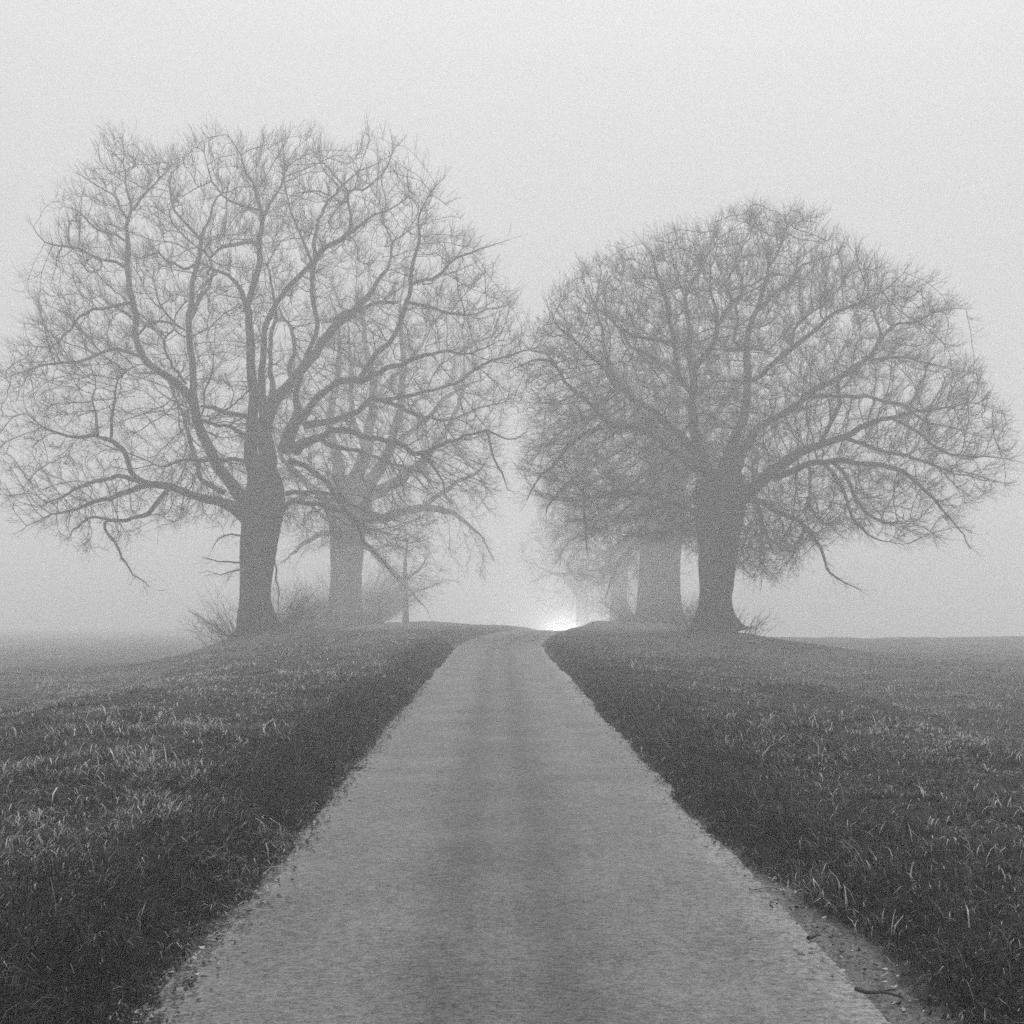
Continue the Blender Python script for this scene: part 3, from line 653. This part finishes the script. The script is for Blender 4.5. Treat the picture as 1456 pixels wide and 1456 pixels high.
def grass(n, seed):
    r = np.random.default_rng(seed); out = []
    # tussocks: each a spray of blades bending outward from one crown
    m = 8; nt_ = n // m
    TX, TY = scatter(nt_, 3.6, 48, 1.6, 0.47, r)
    ed = edge_noisy(TX, TY); keep = ed > 0.05
    TX, TY, ed = TX[keep], TY[keep], ed[keep]; nt_ = len(TX)
    left = TX < centre(TY); vg = verge_of(ed + 0.7 * vnoise(TX, TY, 1.3, 81) + 0.4 * vnoise(TX, TY, 0.4, 82), left)
    patch = smooth01((vnoise(TX, TY, 1.3, 53) + 0.7 * vnoise(TX, TY, 0.45, 54) + 0.25) / 0.7)
    size = (0.030 + 0.055 * patch ** 1.5 + 0.02 * vg) * r.lognormal(0, 0.3, nt_)
    rough = np.where(left, 1.4, 0.8)
    pale = np.clip((0.10 + 0.50 * smooth01((vnoise(TX, TY, 0.9, 71) + 0.6 * vnoise(TX, TY, 0.28, 72)) / 0.42) * (1 - 0.85 * vg)) * rough, 0, 1)
    tsh = r.normal(0, 0.18, nt_) + 0.5 * vnoise(TX, TY, 0.5, 73) + 0.25 * vnoise(TX, TY, 2.5, 74)
    T = np.repeat(np.arange(nt_), m); N = len(T)
    a = r.uniform(0, 2 * np.pi, N); rr = r.uniform(0, 0.035, N) * (1 + size[T] * 6)
    far = np.clip(TY[T] / 7, 1, 6)
    X = TX[T] + np.cos(a) * rr * far ** 0.4; Y = TY[T] + np.sin(a) * rr * far ** 0.4
    sw = 6.0 * vnoise(X, Y, 2.2, 61) + 4.0 * vnoise(X, Y, 0.5, 62)
    az = np.where(r.uniform(size=N) < 0.45, sw + r.normal(0, 0.5, N), a)
    tow = np.where(left[T], 0.0, np.pi); az = np.where(r.uniform(size=N) < 0.55 * vg[T], tow + r.normal(0, 0.7, N), az)
    isp = r.uniform(size=N) < pale[T]
    h = size[T] * r.uniform(0.6, 1.3, N) * np.where(isp, 1.15, 1.0)
    w = 0.0046 * far ** 0.8 * r.uniform(0.7, 1.3, N) * np.where(isp, 1.6, 1.0)
    lay = np.clip(r.beta(3.0, 1.8, N) * 1.35 + 0.15 * rough[T], 0.1, 1.45)
    dark = 1 - 0.5 * vg[T] * (1 - 0.5 * smooth01((Y - 10) / 20))
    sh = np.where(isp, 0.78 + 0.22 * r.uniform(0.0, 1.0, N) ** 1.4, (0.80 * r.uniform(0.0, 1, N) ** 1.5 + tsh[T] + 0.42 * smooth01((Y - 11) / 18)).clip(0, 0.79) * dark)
    out.append(blades(X, Y, h, w, az, lay, sh))
    # denser dark fringe along both lane edges, hanging over the tarmac
    n2 = n // 4
    Y = (3.6 ** .35 + r.uniform(0, 1, n2) * (40 ** .35 - 3.6 ** .35)) ** (1 / .35)
    side = np.where(r.uniform(size=n2) < 0.5, -1, 1); e0 = -0.02 + r.exponential(0.28, n2)
    X = centre(Y) + side * (half_width(Y) + e0); ed = edge_noisy(X, Y)
    keep = (ed > 0.03 + 0.10 * smooth01((8 - Y) / 3) * (side > 0)) & (vnoise(X, Y, 0.18, 91) + 0.6 > r.uniform(0, 0.9, n2) * (1 - smooth01(ed / 0.25)))
    X, Y, side, ed = X[keep], Y[keep], side[keep], ed[keep]; n2 = len(X)
    h = (0.03 + 0.09 * smooth01(ed / 0.45)) * (1 - 0.4 * smooth01((ed - 0.7) / 0.8)) * r.lognormal(0, 0.3, n2); far = np.clip(Y / 7, 1, 6)
    az = np.where(side < 0, 0.0, np.pi) + r.normal(0, 0.9, n2)
    out.append(blades(X, Y, h, 0.0042 * far ** 0.8 * r.uniform(0.7, 1.3, n2), az, np.clip(r.beta(2.5, 2, n2) * 1.5, 0.1, 1.5),
        np.where(r.uniform(size=n2) < 0.025, 0.88, 0.72 * r.uniform(0, 1, n2) ** 1.6 + 0.5 * vnoise(X, Y, 0.2, 95))))
    Vs, Fs, S, o = [], [], [], 0
    for V, Fq, s in out:
        Vs.append(V); Fs.append(Fq + o); S.append(s); o += len(V)
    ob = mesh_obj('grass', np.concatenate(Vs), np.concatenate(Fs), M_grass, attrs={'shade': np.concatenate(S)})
    tag(ob, 'short rough grass with pale dry blades covering both verges', 'grass', kind='stuff')
    print('grass blades', o // 8)
grass(GRASS_N, 7)

# dead leaves and bits gathered along both lane edges
def litter(n, seed):
    r = np.random.default_rng(seed)
    Y = (3.6 ** .5 + r.uniform(0, 1, n) * (24 ** .5 - 3.6 ** .5)) ** 2
    side = np.where(r.uniform(size=n) < 0.70, -1, 1)
    ed = r.normal(0.04, 0.08, n) + np.where(side > 0, 0.12, 0.0) * smooth01((10 - Y) / 4) + 0.07 * vnoise(Y, Y * 0, 0.5, 3)
    X = centre(Y) + side * (half_width(Y) + ed)
    far = r.uniform(size=n) < 0.02
    X = np.where(far, centre(Y) + r.uniform(-1.3, 1.3, n), X)
    Z = np.maximum(ground_z(X, Y), road_z(Y) + 0.012) + 0.006
    a = r.uniform(0, 2 * np.pi, n); s = r.uniform(0.006, 0.017, n) * np.where(far, 0.5, 1); tl = r.normal(0, 0.35, (n, 2))
    q = np.array([(-1, 0, .25), (-.45, -.5, 0), (.4, -.5, .05), (1.1, 0, .3), (.4, .5, .1), (-.45, .5, 0)])
    V = q[None] * s[:, None, None]
    V[..., 2] += V[..., 0] * tl[:, None, 0] + V[..., 1] * tl[:, None, 1] + np.abs(V[..., 1]) * r.uniform(-.6, .9, n)[:, None]
    c, sn = np.cos(a)[:, None], np.sin(a)[:, None]
    W = np.stack([V[..., 0] * c - V[..., 1] * sn + X[:, None], V[..., 0] * sn + V[..., 1] * c + Y[:, None], V[..., 2] + Z[:, None]], -1)
    b = (np.arange(n) * 6)[:, None]
    Fq = np.concatenate([b + np.array([[0, 1, 2, 5]]), b + np.array([[5, 2, 3, 4]])])
    o = mesh_obj('leaf_litter', W.reshape(-1, 3), Fq, M_leaf, attrs={'shade': np.repeat(r.uniform(0, 1, n) ** 2.8, 6)}, smooth=False)
    tag(o, 'small dead leaves and debris gathered along the lane edges', 'leaf litter', kind='stuff')
litter(9000, 8)

# fallen sticks and stones
M_stick = noise_mat('dead_wood', 0.02, 0.06, 30)
M_stickpale = noise_mat('pale_dead_wood', 0.22, 0.4, 30)
M_stone = noise_mat('stone', 0.05, 0.16, 25, bump=0.01)
def ground_point(u, v):
    Yd = F * CAM_H / (v - HV)
    for _ in range(6):
        x = (u - CU) / F * Yd
        Yd = F * (CAM_H - max(float(ground_z(x, Yd)), float(road_z(Yd)))) / (v - HV)
    return np.array([(u - CU) / F * Yd, Yd, max(float(ground_z((u - CU) / F * Yd, Yd)), float(road_z(Yd)))])
def stick(u, v, length, ang, rad, label, mat, forks=1, seed=0):
    r = np.random.default_rng(seed); p = ground_point(u, v); n = 7
    t = np.linspace(-0.5, 0.5, n)
    P = np.stack([t * length * math.cos(ang), t * length * math.sin(ang), 0.012 + rad + 0.05 * length * np.sin(t * 4 + 1) ** 2], -1) + r.normal(0, 0.012 * length, (n, 3)) * np.array([1, 1, .3])
    parts = [tubes(P[None], rad * np.linspace(1.2, 0.5, n)[None], 7)]
    for f in range(forks):
        i = int(r.integers(2, 5)); d = np.array([math.cos(ang + (-1) ** f * 0.6), math.sin(ang + (-1) ** f * 0.6), 0.15])
        Q = P[i] + d * np.linspace(0, 0.35 * length, 4)[:, None]
        parts.append(tubes(Q[None], rad * np.linspace(0.7, 0.3, 4)[None], 6))
    V, Fq = merge(parts)
    o = mesh_obj('fallen_stick', V, Fq, mat); o.location = p
    tag(o, label, 'stick', 'sticks lying at the lane edges')
stick(503, 1096, 0.20, 0.05, 0.013, 'short dark stick poking from the left verge onto the lane', M_stick, 1, 1)
stick(392, 1238, 0.14, 0.1, 0.006, 'thin pale twig on the left lane edge, nearer than the dark stick', M_stickpale, 1, 2)
stick(1082, 1268, 0.16, 0.3, 0.006, 'pale forked twig lying at the right lane edge', M_stickpale, 2, 3)
stick(1250, 1420, 0.20, -0.5, 0.008, 'crooked stick on the gritty right shoulder, nearest the camera', M_stick, 2, 4)
stick(1158, 1338, 0.10, 0.7, 0.009, 'stubby dark stick on the right shoulder between two others', M_stick, 1, 5)
def stone(u, v, s, label, seed):
    r = np.random.default_rng(seed); p = ground_point(u, v)
    th = np.linspace(0, math.pi, 8); ph = np.linspace(0, 2 * math.pi, 13)[:-1]
    T, Pp = np.meshgrid(th, ph, indexing='ij'); ra = 1 + 0.5 * vnoise(T * 3, Pp * 2, 1.3, seed)
    ra[:, -1] = ra[:, -1]
    V = np.stack([np.sin(T) * np.cos(Pp) * ra, np.sin(T) * np.sin(Pp) * ra * .8, np.cos(T) * .55 * ra], -1) * s
    idx = np.arange(8 * 12).reshape(8, 12); a = idx[:-1]; b = idx[1:]
    Fq = np.stack([a, b, np.roll(b, -1, 1), np.roll(a, -1, 1)], -1).reshape(-1, 4)
    o = mesh_obj('stone', V.reshape(-1, 3), Fq, M_stone); o.location = p + np.array([0, 0, s * .35])
    tag(o, label, 'stone', 'stones on the right shoulder')
stone(1139, 1359, 0.016, 'small dark stone on the right shoulder, beside the stubby stick', 1)
stone(1152, 1357, 0.011, 'tiny stone just right of the dark stone on the shoulder', 2)

# ------------------------------------------------------------------ oncoming car with its headlights on, mostly behind the rise
def build_car(loc, yaw):
    root = empty('oncoming_car', loc); root.rotation_euler = (0, 0, yaw)
    tag(root, 'oncoming car with glaring headlights, half hidden behind the rise in the lane', 'car')
    paint = plain('car_paint', 0.06, 0.3); glass = plain('car_glass', 0.02, 0.08); rub = plain('rubber', 0.02, 0.8); met = plain('wheel_metal', 0.4, 0.35, 1); dark = plain('dark_trim', 0.02, 0.5)
    # body: side profile swept across the width, narrowing upward (front faces -y)
    prof = [(-2.1,.32),(-2.16,.5),(-2.1,.68),(-1.9,.80),(-1.0,.93),(-0.35,1.38),(0.2,1.46),(1.0,1.44),(1.75,1.10),(2.05,1.0),(2.12,.6),(2.05,.32)]
    def sect(z): return .86 if z < .95 else .86 - (z - .95) * .42
    n = len(prof); V = []
    ks = [-1, -.93, -.6, 0, .6, .93, 1]
    for k in ks:
        for (y, z) in prof:
            inset = 0.0 if abs(k) < .95 else 0.04
            V.append((k * sect(z), y * (1 - .03 * k * k) + 0, z - inset * .5))
    Fq = [(i * n + j, i * n + (j + 1) % n, (i + 1) * n + (j + 1) % n, (i + 1) * n + j) for i in range(len(ks) - 1) for j in range(n)]
    F3 = []
    for b, sgn in ((0, 1), ((len(ks) - 1) * n, -1)):
        for j in range(1, n - 1): F3.append((b, b + j, b + j + 1) if sgn < 0 else (b, b + j + 1, b + j))
    mesh_obj('body', V, Fq, paint, root, F3=F3)
    def quad(name, pts, mat, th=0.01):
        P = np.array(pts, float); nn = norm(np.cross(P[1] - P[0], P[2] - P[0])); Q = P + nn * th
        VV = np.vstack([P, Q]); Fc = [(3, 2, 1, 0), (4, 5, 6, 7)] + [(i, (i + 1) % 4, 4 + (i + 1) % 4, 4 + i) for i in range(4)]
        return mesh_obj(name, VV, Fc, mat, root, smooth=False)
    quad('windscreen', [(-.74, -.99, .955), (.74, -.99, .955), (.60, -.42, 1.35), (-.60, -.42, 1.35)], glass, 0.02)
    quad('rear_window', [(.60, 1.08, 1.42), (-.60, 1.08, 1.42), (-.7, 1.70, 1.14), (.7, 1.70, 1.14)][::-1], glass, 0.02)
    for s in (-1, 1):
        p = [(s * .87, -.85, .97), (s * .87, 1.4, .99), (s * .74, .95, 1.33), (s * .74, -.30, 1.31)]
        quad('side_window', p if s > 0 else p[::-1], glass, 0.01)
        quad('wing_mirror', [(s * .90, -.72, .95), (s * 1.06, -.70, .95), (s * 1.05, -.70, 1.08), (s * .90, -.72, 1.08)], dark, 0.08)
    quad('grille', [(-.42, -2.185, .46), (.42, -2.185, .46), (.42, -2.165, .64), (-.42, -2.165, .64)], dark, 0.02)
    for s in (-1, 1):
        for y in (-1.35, 1.3):
            t = np.linspace(0, 2 * math.pi, 25)[:-1]
            def disc(x0, x1, r0, r1):
                rr = [(x0, r0), (x0, r1), (x1, r1), (x1, r0)]
                VV = [(s * x, y + r * math.cos(a), .32 + r * math.sin(a)) for (x, r) in rr for a in t]
                m = len(t); return VV, [(i * m + j, i * m + (j + 1) % m, ((i + 1) % 4) * m + (j + 1) % m, ((i + 1) % 4) * m + j) for i in range(4) for j in range(m)]
            VV, Fc = disc(.68, .89, .2, .32); ty = mesh_obj('wheel', VV, Fc, rub, root)
            VV, Fc = disc(.75, .87, .03, .205); rim = mesh_obj('rim', VV, Fc, met, ty)
    em, nt, b, out = new_mat('headlight_glass'); b.inputs['Base Color'].default_value = g(0.8)
    b.inputs['Emission Color'].default_value = g(1); b.inputs['Emission Strength'].default_value = LAMP_EM
    for s in (-1, 1):
        t = np.linspace(0, 2 * math.pi, 21)[:-1]
        VV = []
        for k, (rr, dy) in enumerate(((0.125, 0.06), (0.12, 0.0), (0.08, -0.03), (0.03, -0.045))):
            VV += [(s * .66 + rr * 1.15 * math.cos(a), -2.15 + dy, .70 + rr * .8 * math.sin(a)) for a in t]
        m = len(t); Fc = [(i * m + j, i * m + (j + 1) % m, (i + 1) * m + (j + 1) % m, (i + 1) * m + j) for i in range(3) for j in range(m)]
        hl = mesh_obj('headlight', VV, Fc, em, root)
        ld = bpy.data.lights.new('headlight_beam', 'SPOT'); ld.energy = LAMP_W; ld.spot_size = math.radians(75); ld.spot_blend = 1.0; ld.shadow_soft_size = 0.10; ld.color = (1, 1, 1)
        lo = bpy.data.objects.new('headlight_beam', ld); col.objects.link(lo); lo.parent = hl
        lo.location = (s * .66, -2.28, .70); lo.rotation_euler = (math.radians(90 - 1.0), 0, math.pi)
LAMP_EM, LAMP_W = 400.0, 11000.0
cl = world(np.array(802.0), np.array(897.5), 105.0)
build_car((float(cl[0]), 107.2, float(cl[2]) - 0.70), math.atan2(float(cl[0]), 105) * -0.5)

# ------------------------------------------------------------------ fog
def box(name, lo, hi, mat):
    x0, y0, z0 = lo; x1, y1, z1 = hi
    V = [(x, y, z) for z in (z0, z1) for y in (y0, y1) for x in (x0, x1)]
    return mesh_obj(name, V, [(0, 2, 3, 1), (4, 5, 7, 6), (0, 1, 5, 4), (2, 6, 7, 3), (0, 4, 6, 2), (1, 3, 7, 5)], mat, smooth=False)
hm = bpy.data.materials.new('haze'); hm.use_nodes = True; nt = hm.node_tree; nt.nodes.clear()
o_ = nt.nodes.new('ShaderNodeOutputMaterial'); pv = nt.nodes.new('ShaderNodeVolumePrincipled')
pv.inputs['Color'].default_value = g(1.0); pv.inputs['Density'].default_value = FOG; pv.inputs['Anisotropy'].default_value = 0.3
nt.links.new(pv.outputs[0], o_.inputs['Volume'])
hz = box('haze', (-450, -60, -80), (450, 650, 27), hm); tag(hz, 'pale morning fog filling the air over lane and fields', 'fog', kind='stuff')

# ------------------------------------------------------------------ light
w = bpy.data.worlds.new('World'); scene.world = w; w.use_nodes = True; nt = w.node_tree; nt.nodes.clear()
L = nt.links.new
sky = nt.nodes.new('ShaderNodeTexSky'); sky.sky_type = 'NISHITA'; sky.sun_disc = False; SE, SR = 62, 20
sky.sun_elevation = math.radians(SE); sky.sun_rotation = math.radians(SR); sky.dust_density = 6; sky.air_density = 1
bw = nt.nodes.new('ShaderNodeRGBToBW'); L(sky.outputs[0], bw.inputs[0])
mi = nt.nodes.new('ShaderNodeMix'); mi.data_type = 'RGBA'; mi.inputs[0].default_value = 0.85; L(bw.outputs[0], mi.inputs[6]); mi.inputs[7].default_value = g(SKY_FLAT)
tc = nt.nodes.new('ShaderNodeTexCoord'); sx = nt.nodes.new('ShaderNodeSeparateXYZ'); L(tc.outputs['Generated'], sx.inputs[0])     # overcast: the zenith is brighter than the rim
mr = nt.nodes.new('ShaderNodeMapRange'); pw = nt.nodes.new('ShaderNodeMath'); pw.operation = 'MULTIPLY'; L(sx.outputs[2], pw.inputs[0]); L(sx.outputs[2], pw.inputs[1]); L(pw.outputs[0], mr.inputs[0]); mr.inputs[1].default_value = 0; mr.inputs[2].default_value = 1; mr.inputs[3].default_value = 0.82; mr.inputs[4].default_value = 2.1
mm = nt.nodes.new('ShaderNodeMix'); mm.data_type = 'RGBA'; mm.blend_type = 'MULTIPLY'; mm.inputs[0].default_value = 1; L(mi.outputs[2], mm.inputs[6]); L(mr.outputs[0], mm.inputs[7])
bg = nt.nodes.new('ShaderNodeBackground'); bg.inputs[1].default_value = 0.1; L(mm.outputs[2], bg.inputs[0])
wo = nt.nodes.new('ShaderNodeOutputWorld'); L(bg.outputs[0], wo.inputs[0])
sd = bpy.data.lights.new('sun', 'SUN'); sd.energy = 1.0; sd.angle = math.radians(25); sd.color = (1, 1, 1)
so = bpy.data.objects.new('sun', sd); col.objects.link(so); so.rotation_euler = (math.radians(90 - SE), 0, math.radians(180 - SR)); so.location = (0, 0, 60)

scene.view_settings.view_transform = 'Standard'; scene.view_settings.look = 'None'; scene.view_settings.gamma = 1; scene.view_settings.exposure = EXPO
c = scene.cycles
c.volume_bounces = 4; c.max_bounces = 8; c.diffuse_bounces = 2; c.transparent_max_bounces = 8
c.use_denoising = DENOISE; c.use_light_tree = True; c.sample_clamp_indirect = 8
print('SCRIPT', round(time.time() - T0, 1), 's')
